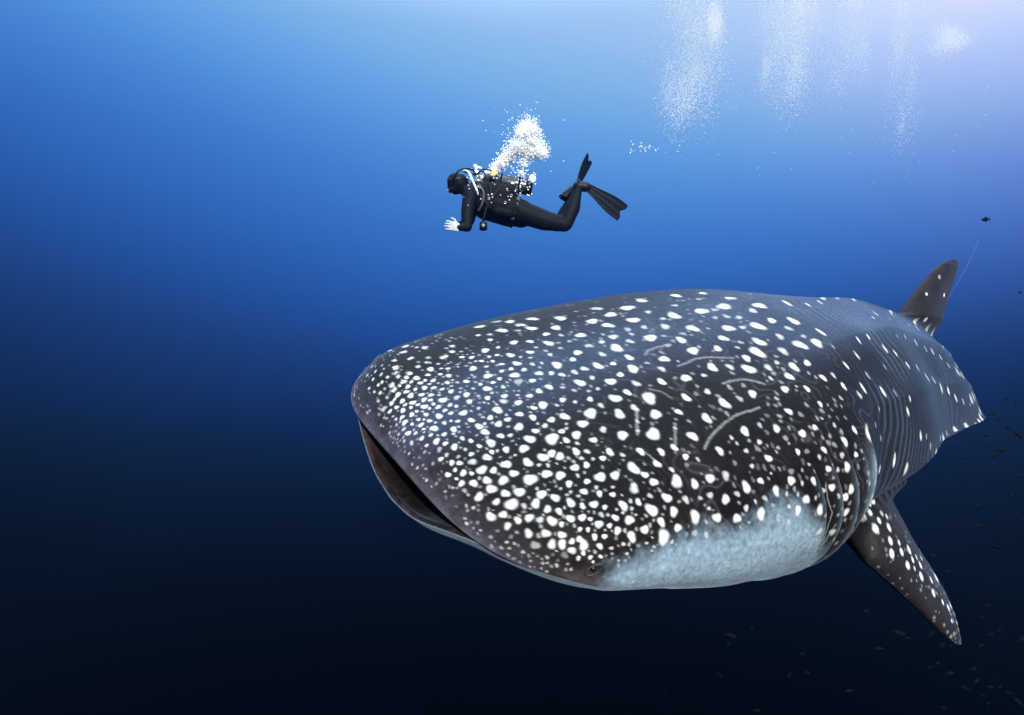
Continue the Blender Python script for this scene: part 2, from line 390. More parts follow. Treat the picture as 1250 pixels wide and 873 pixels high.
def build_shark():
    U_DIR = spine(np.array([1.0]))[3][0]
    D = np.radians
    th = np.concatenate([np.linspace(-82, 112, 640, endpoint=False), np.linspace(112, 278, 130, endpoint=False)])
    th = D(th); NV = len(th)
    s_out = np.concatenate([.3*np.linspace(0, 1, 120, endpoint=False)**1.7, np.linspace(.3, 2.1, 450, endpoint=False),
                            np.linspace(2.1, 4.0, 230, endpoint=False), np.linspace(4.0, 7.2, 70)])
    # inside of the mouth, throat first
    K = 46
    q = (np.linspace(1, 0, K+1)[:-1])**1.5
    s_in = .85*q
    lip = 1 - np.exp(-q/.03)
    w_in = (SW[0]-.03*lip)*(1-.55*q) * np.where(q > .93, np.sqrt(np.clip((1-q)/.07, 0, 1))*.999+.001, 1)
    t_in = (ST[0] - .012*np.exp(-((q-.01)/.012)**2) + .14*smooth01(q/.5)) * np.where(q > .93, np.sqrt(np.clip((1-q)/.07, 0, 1))*.999+.001, 1)
    b_in = (SB[0] - .010*np.exp(-((q-.015)/.015)**2) + .10*smooth01((q-.08)/.45)) * np.where(q > .93, np.sqrt(np.clip((1-q)/.07, 0, 1))*.999+.001, 1)
    Xin = body_surface(s_in, th, w_in, t_in, b_in, np.zeros(K))
    Xout = body_surface(s_out, th)
    X = np.concatenate([Xin, Xout]); NU = len(X); S = np.concatenate([-s_in-.0001, s_out])
    # normals (outward)
    du = np.gradient(X, axis=0); dv = np.roll(X, -1, 1) - np.roll(X, 1, 1)
    N = np.cross(du, dv); N /= np.linalg.norm(N, axis=-1, keepdims=True) + 1e-12
    if (N[K+300, 100] @ (X[K+300, 100] - X[K+300].mean(0))) < 0: N = -N
    # ---- which surface point a photo pixel shows
    uv = project(X)
    facing = (N * X).sum(-1) < 0
    facing[:K] = False
    ii, jj = np.nonzero(facing)
    key = (np.floor(uv[ii, jj, 0]).astype(int) + 2000*np.floor(uv[ii, jj, 1]).astype(int))
    order = np.argsort(key, kind='stable'); key_s = key[order]; ii, jj = ii[order], jj[order]

    def surf(px, py, R=3):
        best = None
        cand = []
        for dy in range(-R, R+1):
            k0 = int(px)-R + 2000*(int(py)+dy)
            a, b = np.searchsorted(key_s, [k0, k0+2*R+1])
            if b > a: cand.append(np.arange(a, b))
        if not cand: return None
        cand = np.concatenate(cand)
        I, J = ii[cand], jj[cand]
        dep = X[I, J, 1]; d = np.hypot(uv[I, J, 0]-px, uv[I, J, 1]-py)
        ok = dep < dep.min() + .25
        k = np.argmin(np.where(ok, d, 1e9))
        return I[k], J[k]

    # ---- base colours
    ang = (th + np.pi) % (2*np.pi) - np.pi
    angd = np.degrees(np.where(ang > np.pi/2, np.pi-ang, np.where(ang < -np.pi/2, -np.pi-ang, ang)))[None]   # folded left/right
    Sg = S[:, None] + 0*angd
    n1, n2 = hash_noise(X, 9.0, 1), hash_noise(X, 38.0, 2)
    dark = np.array([.0056, .0035, .0031])
    C = np.ones((NU, NV, 3)) * dark
    n3 = hash_noise(X, 130.0, 3)
    C *= (.65 + .7*n1 + .5*(n2-.5) + .7*(n3-.5))[..., None]
    # slate-grey back, with blue sheen from above and rear haze painted into it
    slate_sheen = np.array([.036, .052, .090])
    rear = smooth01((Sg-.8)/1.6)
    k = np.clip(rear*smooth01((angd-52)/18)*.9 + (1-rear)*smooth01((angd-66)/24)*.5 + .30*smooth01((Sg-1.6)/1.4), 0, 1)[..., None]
    C = C*(1-k) + slate_sheen*k*(.8+.4*n1)[..., None]
    # fine pale lines round the trunk
    wob = .045*np.sin(angd*.09+1.0) + .13*(hash_noise(X, 3.0, 5)-.5) + .03*(hash_noise(X, 11.0, 15)-.5)
    ph = (Sg+wob)/.056
    line = np.exp(-(np.abs(ph-np.round(ph))/(.10+.16*hash_noise(X, 2.5, 17)))**2) * (.35+.65*hash_noise(X*np.array([1, 1, 1.]), 7.0, 6))
    line *= smooth01((Sg-1.72)/.25)*smooth01((hash_noise(X, 4.0, 16)-.3)*2.4)
    C += (line*.052)[..., None]*np.array([.75, .95, 1.25])
    vf = hash_noise(X, 5.5, 51) + .35*hash_noise(X, 15.0, 52)
    vp = vf*9.0
    verm = np.exp(-(np.abs(vp-np.round(vp))/.10)**2) * smooth01((hash_noise(X, 10.0, 53)-.42)*4) * smooth01((Sg-.35)/.3) * smooth01((2.0-Sg)/.3)
    C += (verm*.022)[..., None]*np.array([1.0, .98, 1.02])
    # belly
    eb = [surf(x, y, 4) for x, y in BELLY_EDGE]
    es = [(S[i], angd[0, j]) for i, j in [e for e in eb if e]]
    es.sort()
    bs = np.array([0.0] + [e[0] for e in es] + [1.62, 1.95, 2.6, 7.2]); ba = np.array([-3.0] + [e[1] for e in es] + [-46, -66, -74, -70])
    tb = np.interp(np.clip(Sg, 0, 8), bs, ba)
    bm_ = smooth01((tb - angd + 5*(n2-.5) + 8*(n1-.5) + 3*(n3-.5))/17.0 + .5)
    bm_ = np.where(Sg < 0, 0, bm_)
    belly = np.array([.24, .325, .385]); 
    mott = 1 - .14*smooth01((hash_noise(X, 9, 8)-.45)*3) - .08*n2 - .10*n3 - .16*hash_noise(np.stack([X@U_DIR*60, X@U_DIR*0, X[..., 0]*3], -1), 1.0, 41)
    C = C*(1-bm_[..., None]) + (belly*mott[..., None])*bm_[..., None]
    # lips: bare mauve skin along both jaws
    lipm = np.exp(-np.clip(Sg, 0, 9)/.032) * (Sg >= 0)
    upl = (angd > -2) * lipm
    C = C*(1-upl[..., None]*.75) + np.array([.070, .058, .075])*(upl*.75)[..., None]*(.6+.8*n2)[..., None]
    # bare zone between lip and eye on the side
    zone = smooth01((.15-Sg)/.10)*smooth01((26-angd)/10)*smooth01((angd+2)/3)*(Sg >= 0)
    C = C*(1-zone[..., None]*.6) + np.array([.045, .038, .034])*(zone*.6)[..., None]*(.4+1.2*hash_noise(X, 26, 9))[..., None]
    # mouth lining: brown band at the lip, shade of the depths painted near black
    ins = Sg < 0
    depth = np.clip(-Sg, 0, 1)
    band = np.exp(-(depth/.045)**2) * (angd < 0)
    Cin = np.array([.004, .003, .003])*(1-band[..., None]) + np.array([.034, .022, .021])*band[..., None]*(.25+1.5*hash_noise(X, 60, 11)*n2)[..., None]
    C = np.where(ins[..., None], Cin, C)

    # ---- spots and lines
    white = np.array([.62, .60, .555])
    M = np.zeros((NU, NV))
    placed = []
    def paint(i, j, r, strength, aspect=1.0, rot=0.0, soft=.42, rough=.16):
        c = X[i, j]
        hu = int(r*1.9/max(np.linalg.norm(X[min(i+1, NU-1), j]-X[i-1, j])/2, 1e-4))+2
        hv = int(r*1.9/max(np.linalg.norm(X[i, (j+1) % NV]-X[i, j-1])/2, 1e-4))+2
        hu, hv = min(hu, 120), min(hv, 120)
        I = np.arange(max(i-hu, K), min(i+hu+1, NU)); J = np.arange(j-hv, j+hv+1) % NV
        d = X[np.ix_(I, J)] - c
        n = N[i, j]; tu = du[i, j]/np.linalg.norm(du[i, j]); tv = np.cross(n, tu)
        a, b = d@tu, d@tv; h = d@n
        ca, sa = math.cos(rot), math.sin(rot)
        a, b = (a*ca+b*sa)*aspect**.5, (b*ca-a*sa)/aspect**.5
        f = np.arctan2(b, a); p1, p2 = random.uniform(0, 6.28), random.uniform(0, 6.28)
        rr = np.sqrt(a*a+b*b+h*h)/(1+rough*np.sin(2*f+p1)+rough*.6*np.sin(3*f+p2))
        m = 1-smooth01((rr/r-(1-soft))/(2*soft))
        m = m*(.80+.35*np.clip(n2[np.ix_(I, J)]*.5+n3[np.ix_(I, J)]*.5, 0, 1))
        M[np.ix_(I, J)] = np.maximum(M[np.ix_(I, J)], m*strength)
    cell = {}
    def near(c, r, gap):
        k = tuple(np.floor(c/.12).astype(int))
        for a in (-1, 0, 1):
            for b in (-1, 0, 1):
                for d in (-1, 0, 1):
                    for (p, pr) in cell.get((k[0]+a, k[1]+b, k[2]+d), ()):
                        if (p-c)@(p-c) < (pr+r+gap)**2: return True
        return False
    def add(c, r): cell.setdefault(tuple(np.floor(c/.12).astype(int)), []).append((c, r))
    for px, py, r, stv in parse(SPOTS):
        h = surf(px, py)
        if h is None: continue
        i, j = h
        R = r*X[i, j, 1]/FPX*.74
        R *= 1 if stv > .7 else .8
        cv = -(N[i, j]@X[i, j])/np.linalg.norm(X[i, j]); R *= min(1.3, max(1.0, (.5/max(cv, .05))**.5)) if (.5 < S[i] < 2.0 and angd[0, j] > 40) else 1.0
        if S[i] > 1.78: paint(i, j, R*.62, stv if stv > .85 else stv*.7, aspect=2.4, rough=.06)
        else: paint(i, j, R, stv if stv > .85 else stv*.75); add(X[i, j], R)
    for pts, wd, stv in LINES:
        for (x0, y0), (x1, y1) in zip(pts[:-1], pts[1:]):
            n = max(2, int(math.hypot(x1-x0, y1-y0)/.6))
            for t in np.linspace(0, 1, n):
                h = surf(x0+(x1-x0)*t, y0+(y1-y0)*t)
                if h: paint(*h, wd*random.uniform(.9, 1.05)*X[h][1]/FPX*.75, stv*random.uniform(.42, .55), rough=.03, soft=.7); add(X[h], .004)
    # the rest of the animal: spots get larger from snout to flank, then sit in rows
    dens = np.linspace(0, 1, 20000)
    for _ in range(9000):
        i = random.randrange(K+14, NU-30) if random.random() < .8 else random.randrange(K+12, K+150); j = random.randrange(NV); s = S[i]; a = angd[0, j]
        if s < .16 and a < 24: continue
        if s < .012: continue
        if bm_[i, j] > .35 and random.random() > .06: continue
        shown = facing[i, j] and s < 3.4
        big = random.random()
        base = .009 + .016*smooth01((s-.1)/.9)
        if shown:
            
            if s > 1.55 or (random.random() < .45 and s > .5): continue
            r = base*random.uniform(.2, .42)*(1.3 if s < .4 else 1); gap = .004; stv = random.uniform(.06, .30)*(2.0 if s < .4 else 1)
        else:
            r = base*random.uniform(.6, 1.25); gap = .014+.03*smooth01((s-.6)/1.2); stv = random.uniform(.6, 1)
        if near(X[i, j], r, gap): continue
        add(X[i, j], r)
        paint(i, j, r, stv, aspect=random.uniform(.8, 1.3))
    M = np.where(ins, 0, M)
    C = C*(1-M[..., None]) + white*M[..., None]
    # pale bluish rim along the gill flaps, strongest on the last
    rim = np.zeros((NU, NV))
    for gs, amp in GILLS:
        ad = angd
        e = gs + .05*np.cos(np.radians(ad*2.0)) - .06
        qd = Sg - e
        rim = np.maximum(rim, amp/1.5*np.exp(-np.clip(-qd, 0, 9)/(.012+.034*(amp > 1)))*(qd < .006)*smooth01((ad+44)/10)*smooth01((34-ad)/18))
    rim *= (.45+.55*hash_noise(X, 30, 14))
    C = C*(1-.85*rim[..., None]) + np.array([.34, .43, .50])*(.85*rim)[..., None]

    # ---- fins grow out of rectangular openings in the body grid, so the skin stays one surface
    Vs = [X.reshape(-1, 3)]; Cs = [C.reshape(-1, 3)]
    gi = lambda i, j: i*NV + (j % NV)
    hole = np.zeros((NU, NV), bool)
    quads, tris = [], []
    fin_ranges = {}
    base_v = NU*NV

    def fin(name, s0, s1, a0, a1, span, chord, le, te, thick, curve=None, R=110, dark_mix=.3, root=None):
        """span/chord: direction vectors; le, te: lists (t, metres along chord); thick: list (t, metres)"""
        nonlocal base_v
        i0, i1 = K+np.searchsorted(s_out, s0), K+np.searchsorted(s_out, s1)
        aa = np.degrees(th)
        def jof(a):
            return int(np.argmin(np.abs(((aa-a)+180) % 360-180)))
        j0, j1 = jof(a0), jof(a1)
        if j1 < j0: j1 += NV
        for i in range(i0, i1):
            for j in range(j0, j1): hole[i, j % NV] = True
        loop, ab = [], []
        def rel(i, j): return (2*(i-i0)/(i1-i0)-1, 2*(j-j0)/(j1-j0)-1)
        for j in range(j0, j1): loop.append((i0, j))
        for i in range(i0, i1): loop.append((i, j1))
        for j in range(j1, j0, -1): loop.append((i1, j))
        for i in range(i1, i0, -1): loop.append((i, j0))
        lidx = np.array([gi(i, j) for i, j in loop]); LP = Vs[0][lidx]
        ab = np.array([rel(i, j) for i, j in loop]); phi = np.arctan2(ab[:, 1], ab[:, 0])
        Cn = LP.mean(0) if root is None else np.array(root)
        span = np.array(span, float); Lh = np.linalg.norm(span); Dn = span/Lh
        Ck = np.array(chord, float); Ck -= Dn*(Ck@Dn); Ck /= np.linalg.norm(Ck)
        Nn = np.cross(Dn, Ck)
        thdir = X[i0, j1 % NV] - X[i0, j0 % NV]
        if Nn@thdir < 0: Nn = -Nn
        xx = np.cos(phi); yy = np.sin(phi)
        ts = np.linspace(0, 1, R+1)[1:]**1.0
        rings = []
        for t in ts:
            l, e_ = np.interp(t, *zip(*le)), np.interp(t, *zip(*te)); hh = np.interp(t, *zip(*thick))
            cu = (np.interp(t, *zip(*curve)) if curve else 0.0)
            sec = Cn + Dn*Lh*t + Ck*(l+(e_-l)*(xx+1)/2)[:, None] + Nn*(hh*yy*(1-.35*xx) + cu)[:, None]
            b = smooth01(t/.16)
            base = LP + Dn*Lh*t*.9
            rings.append(base*(1-b)+sec*b)
        V = np.concatenate(rings); P = len(lidx)
        Vs.append(V)
        f0 = base_v; base_v += len(V)
        ids = [lidx] + [f0+r*P+np.arange(P) for r in range(R)]
        for r in range(R):
            A, B = ids[r], ids[r+1]
            quads.append(np.stack([A, B, np.roll(B, -1), np.roll(A, -1)], 1))
        Vs.append(rings[-1].mean(0)[None]); tip = base_v; base_v += 1
        A = ids[-1]; tris.append(np.stack([A, np.full(P, tip), np.roll(A, -1)], 1))
        col = C.reshape(-1, 3)[lidx]
        n_ = hash_noise(V, 14, 21)
        FC = np.ones((len(V), 3))*np.array([.016, .0135, .014])*(.7+.6*n_)[:, None]
        tt = np.repeat(ts, P)[:, None]
        upper = smooth01((np.tile(xx, R)+.25)/.7)[:, None]
        FC = FC*(1-upper*dark_mix) + np.array([.034, .038, .050])*upper*dark_mix
        bl = smooth01(tt/.10)
        FC = np.tile(col, (R, 1))*(1-bl) + FC*bl
        Cs.append(FC); Cs.append(FC[-1:])
        fin_ranges[name] = (V, FC, len(Cs)-2)

    P0, TT, LL, UU = [a[0] for a in spine(np.array([3.1]))]
    fin('dorsal', 3.02, 3.60, 85.5, 94.5, DORSAL_SPAN, TT,
        [(0, -.29), (.2, -.20), (.4, -.09), (.6, .03), (.78, .15), (.9, .25), (.97, .34), (1, .41)],
        [(0, .29), (.25, .31), (.5, .37), (.75, .44), (.9, .48), (.97, .48), (1, .45)],
        [(0, .055), (.5, .032), (.9, .016), (1, .004)], dark_mix=.3)
    fin('pectoral_near', 1.93, 2.38, -33, -14, PEC_SPAN, PEC_CHORD,
        [(0, -.28), (.15, -.28), (.35, -.20), (.6, -.11), (.8, -.05), (.9, -.01), (.97, .02), (1, .05)],
        [(0, .24), (.1, .29), (.22, .26), (.45, .225), (.65, .235), (.8, .225), (.9, .185), (.97, .12), (1, .08)],
        [(0, .075), (.3, .06), (.7, .035), (.95, .014), (1, .004)], R=150, dark_mix=.8)
    P1, T1, L1, U1 = [a[0] for a in spine(np.array([1.95]))]
    fin('pectoral_far', 1.80, 2.14, 202, 220, -L1*.85-U1*.45+T1*.5, T1,
        [(0, -.20), (.4, -.15), (.7, -.06), (1, .13)], [(0, .20), (.3, .20), (.85, .20), (1, .16)],
        [(0, .075), (.7, .035), (1, .004)], R=40)
    P2, T2, L2, U2 = [a[0] for a in spine(np.array([3.9]))]
    fin('pelvic_near', 3.75, 3.95, -74, -60, L2*.16-U2*.20+T2*.12, T2, [(0, -.10), (1, .10)], [(0, .11), (1, .13)], [(0, .03), (1, .004)], R=30)
    fin('pelvic_far', 3.75, 3.95, 240, 254, -L2*.16-U2*.20+T2*.12, T2, [(0, -.10), (1, .10)], [(0, .11), (1, .13)], [(0, .03), (1, .004)], R=30)
    P3, T3, L3, U3 = [a[0] for a in spine(np.array([5.2]))]
    fin('second_dorsal', 5.1, 5.4, 80, 100, U3*.24+T3*.1, T3, [(0, -.15), (1, .12)], [(0, .15), (1, .18)], [(0, .03), (1, .004)], R=24)
    fin('anal', 5.2, 5.45, 262, 277, -U3*.2+T3*.1, T3, [(0, -.12), (1, .10)], [(0, .12), (1, .16)], [(0, .03), (1, .004)], R=24)
    P4, T4, L4, U4 = [a[0] for a in spine(np.array([6.9]))]
    fin('caudal_upper', 6.75, 7.12, 70, 108, U4*.85+T4*.75, T4, [(0, -.18), (1, .05)], [(0, .18), (.6, .16), (1, .12)], [(0, .04), (1, .006)], R=40)
    fin('caudal_lower', 6.75, 7.12, 250, 277, -U4*.45+T4*.25, T4, [(0, -.18), (1, .05)], [(0, .18), (1, .10)], [(0, .04), (1, .006)], R=30)

    # spots on the fins
    for nm in ('pectoral_near', 'dorsal'):
        V, FC, ci = fin_ranges[nm]
        fuv = project(V)
        for px, py, r, stv in parse(FIN_SPOTS):
            d2 = np.hypot(fuv[:, 0]-px, fuv[:, 1]-py)
            near_ = d2 < 5
            if not near_.any(): continue
            dep = V[:, 1]; k = np.argmin(np.where(near_, dep*12+d2*.25, 1e9))
            R_ = r*V[k, 1]/FPX*.85
            m = 1-smooth01((np.linalg.norm(V-V[k], axis=1)/R_-.7)/.6)
            FC[:] = FC*(1-m[:, None]*stv) + white*(m*stv)[:, None]
    V, FC, ci = fin_ranges['pectoral_near']
    for k in rng.integers(len(V)//9, len(V), 260):
        m = 1-smooth01((np.linalg.norm(V-V[k], axis=1)/rng.uniform(.004, .009)-.5)/.9)
        FC[:] = FC*(1-m[:, None]*.22) + white*(m*.22)[:, None]
    for nm in ('pectoral_far', 'caudal_upper'):
        V, FC, ci = fin_ranges[nm]
        for k in rng.integers(0, len(V), 50):
            m = 1-smooth01((np.linalg.norm(V-V[k], axis=1)/.018-.7)/.6)
            FC[:] = FC*(1-m[:, None]) + white*m[:, None]

    # grid faces
    I, J = np.meshgrid(np.arange(NU-1), np.arange(NV), indexing='ij')
    keep = ~hole[:-1]
    I, J = I[keep], J[keep]; J2 = (J+1) % NV
    quads.append(np.stack([I*NV+J, (I+1)*NV+J, (I+1)*NV+J2, I*NV+J2], 1))
    Vs.append(X[0].mean(0)[None]); Cs.append(C[0, :1]); c0 = base_v; base_v += 1
    Vs.append(X[-1].mean(0)[None]); Cs.append(C[-1, :1]); c1 = base_v; base_v += 1
    jj2 = np.arange(NV)
    tris.append(np.stack([np.full(NV, c0), jj2, (jj2+1) % NV], 1))
    tris.append(np.stack([np.full(NV, c1), (NU-1)*NV+(jj2+1) % NV, (NU-1)*NV+jj2], 1))
    V = np.concatenate(Vs); CC = np.concatenate(Cs); Q = np.concatenate(quads); T = np.concatenate(tris)
    Q = Q[:, ::-1]; T = T[:, ::-1]
    used = np.zeros(len(V), bool); used[Q.ravel()] = True; used[T.ravel()] = True
    remap = np.cumsum(used)-1
    V, CC, Q, T = V[used], CC[used], remap[Q], remap[T]
    root = empty('whale_shark', tuple(P0))
    tag(root, 'huge white-spotted whale shark swimming with its mouth open below the diver', 'whale shark')
    me = raw_mesh('body', V, Q, T)
    at_ = me.color_attributes.new('skin', 'FLOAT_COLOR', 'POINT')
    at_.data.foreach_set('color', np.concatenate([CC, np.ones((len(CC), 1))], 1).astype(np.float32).ravel())
    m = bpy.data.materials.new('shark_skin'); m.use_nodes = True
    nt = m.node_tree; b = nt.nodes['Principled BSDF']
    a = nt.nodes.new('ShaderNodeAttribute'); a.attribute_name = 'skin'
    tc = nt.nodes.new('ShaderNodeTexCoord')
    n = nt.nodes.new('ShaderNodeTexNoise'); n.inputs['Scale'].default_value = 70; n.inputs['Detail'].default_value = 6
    nt.links.new(tc.outputs['Object'], n.inputs['Vector'])
    mr = nt.nodes.new('ShaderNodeMapRange'); mr.inputs['From Min'].default_value = .3; mr.inputs['From Max'].default_value = .7
    mr.inputs['To Min'].default_value = .66; mr.inputs['To Max'].default_value = 1.2
    nt.links.new(n.outputs['Fac'], mr.inputs['Value'])
    mx = nt.nodes.new('ShaderNodeVectorMath'); mx.operation = 'SCALE'
    nt.links.new(a.outputs['Color'], mx.inputs[0]); nt.links.new(mr.outputs[0], mx.inputs['Scale'])
    nt.links.new(mx.outputs[0], b.inputs['Base Color'])
    b.inputs['Roughness'].default_value = .56
    b.inputs['Specular IOR Level'].default_value = .08
    b.inputs['Sheen Weight'].default_value = .15; b.inputs['Sheen Roughness'].default_value = .32
    b.inputs['Sheen Tint'].default_value = (.55, .75, 1.0, 1)
    bp = nt.nodes.new('ShaderNodeBump'); bp.inputs['Strength'].default_value = .5; bp.inputs['Distance'].default_value = .004
    nt.links.new(n.outputs['Fac'], bp.inputs['Height']); nt.links.new(bp.outputs[0], b.inputs['Normal'])
    link('body', me, m, root)
    # eye behind the corner of the mouth
    h = surf(724, 694, 6)
    if h:
        for side in (0, 1):
            i, j = h
            if side:
                j = int(np.argmin(np.abs(((np.degrees(th) - (180-np.degrees(th[j]))) + 180) % 360 - 180)))
            c, n_ = Vector(X[i, j]), Vector(N[i, j])
            t_ = Vector(du[i, j]).normalized()
            bm = bmesh.new(); bmesh.ops.create_uvsphere(bm, u_segments=24, v_segments=14, radius=.010)
            bmesh.ops.translate(bm, vec=c-n_*.005, verts=bm.verts)
            me = bpy.data.meshes.new('eye'); bm.to_mesh(me); bm.free()
            e = link('eye', me, M_EYE, root)
            bm = bmesh.new()
            up = n_.cross(t_).normalized()
            if up.z < 0: up = -up
            ringv = []
            for k in range(28):
                f = 2*math.pi*k/28
                o_ = t_*math.cos(f)*.024 + up*(math.sin(f)*.011 - .003)
                ringv.append([bm.verts.new(c + o_*sc_ + n_*hgt) for sc_, hgt in ((1.3, -.006), (1.08, .003), (.92, .004), (.80, .000))])
            for k in range(28):
                for q_ in range(3):
                    bm.faces.new((ringv[k][q_], ringv[(k+1) % 28][q_], ringv[(k+1) % 28][q_+1], ringv[k][q_+1]))
            bmesh.ops.recalc_face_normals(bm, faces=bm.faces)
            me = bpy.data.meshes.new('eyelid'); bm.to_mesh(me); bm.free()
            link('eyelid', me, M_LID, e).matrix_parent_inverse = e.matrix_parent_inverse.copy() if False else Matrix.Translation(-P0_vec(root))
    print('shark', len(V), 'verts', len(Q), 'quads; right edge', uv[K:, :, 0].max())
    return root


def P0_vec(o): return Vector(o.location)*0.0


DORSAL_SPAN = (.02, .0, .47)
PEC_SPAN = (.40, -.05, -.66)
PEC_CHORD = (.62, .70, .36)
M_EYE = mat('eye_dark', (.004, .004, .005), rough=.3, spec=.3)
M_LID = mat('eyelid_skin', (.008, .007, .007), rough=.6, noise=.4, nscale=60)
build_shark()


# ------------------------------------------------------------------ small geometry helpers
def tube(bm, pts, radii, seg=10, cap=True):
    pts = [Vector(p) for p in pts]
    rings = []
    ref = Vector((0.13, 0.31, 0.94))
    for i, p in enumerate(pts):
        d = (pts[min(i+1, len(pts)-1)] - pts[max(i-1, 0)]).normalized()
        a = d.cross(ref).normalized(); b = d.cross(a)
        r = radii[i] if isinstance(radii, (list, tuple)) else radii
        rings.append([bm.verts.new(p + (a*math.cos(2*math.pi*k/seg) + b*math.sin(2*math.pi*k/seg))*r) for k in range(seg)])
    for A, B in zip(rings[:-1], rings[1:]):
        for k in range(seg): bm.faces.new((A[k], A[(k+1) % seg], B[(k+1) % seg], B[k]))
    if cap:
        bm.faces.new(rings[0][::-1]); bm.faces.new(rings[-1])


def capsule(bm, p0, r0, p1, r1, seg=16):
    """closed tapered capsule"""
    p0, p1 = Vector(p0), Vector(p1); d = (p1-p0).normalized()
    pts, rad = [], []
    for k in range(6):
        f = (k+.35)/6*math.pi/2; pts.append(p0 - d*r0*math.cos(f)); rad.append(r0*math.sin(f))
    pts.append(p0); rad.append(r0); pts.append((p0+p1)/2); rad.append((r0+r1)/2); pts.append(p1); rad.append(r1)
    for k in range(5, -1, -1):
        f = (k+.35)/6*math.pi/2; pts.append(p1 + d*r1*math.cos(f)); rad.append(r1*math.sin(f))
    tube(bm, pts, rad, seg)


def bez(pts, n=16):
    P = [Vector(p) for p in pts]; P = [P[0]*2-P[1]] + P + [P[-1]*2-P[-2]]
    out = []
    for i in range(1, len(P)-2):
        for k in range(n):
            t = k/n
            out.append(.5*((2*P[i]) + (P[i+1]-P[i-1])*t + (2*P[i-1]-5*P[i]+4*P[i+1]-P[i+2])*t*t + (3*P[i]-P[i-1]-3*P[i+1]+P[i+2])*t**3))
    out.append(P[-2]); return out


def finish(bm, name, m, parent=None, remesh=None, smooth_it=0, sub=0):
    bmesh.ops.recalc_face_normals(bm, faces=bm.faces)
    me = bpy.data.meshes.new(name); bm.to_mesh(me); bm.free()
    o = link(name, me, m, parent)
    if remesh:
        r = o.modifiers.new('remesh', 'REMESH'); r.mode = 'VOXEL'; r.voxel_size = remesh; r.use_smooth_shade = True
    if smooth_it:
        q = o.modifiers.new('smooth', 'SMOOTH'); q.factor = .5; q.iterations = smooth_it
    if sub:
        q = o.modifiers.new('sub', 'SUBSURF'); q.levels = sub; q.render_levels = sub
    return o


# ------------------------------------------------------------------ diver
ZD = 6.3


def dv(px, py, off=0.0):
    """point on the diver: photo pixel, metres behind (+) or in front (-) of the diver's middle"""
    p = at(px, py, ZD); p.y += off; return p


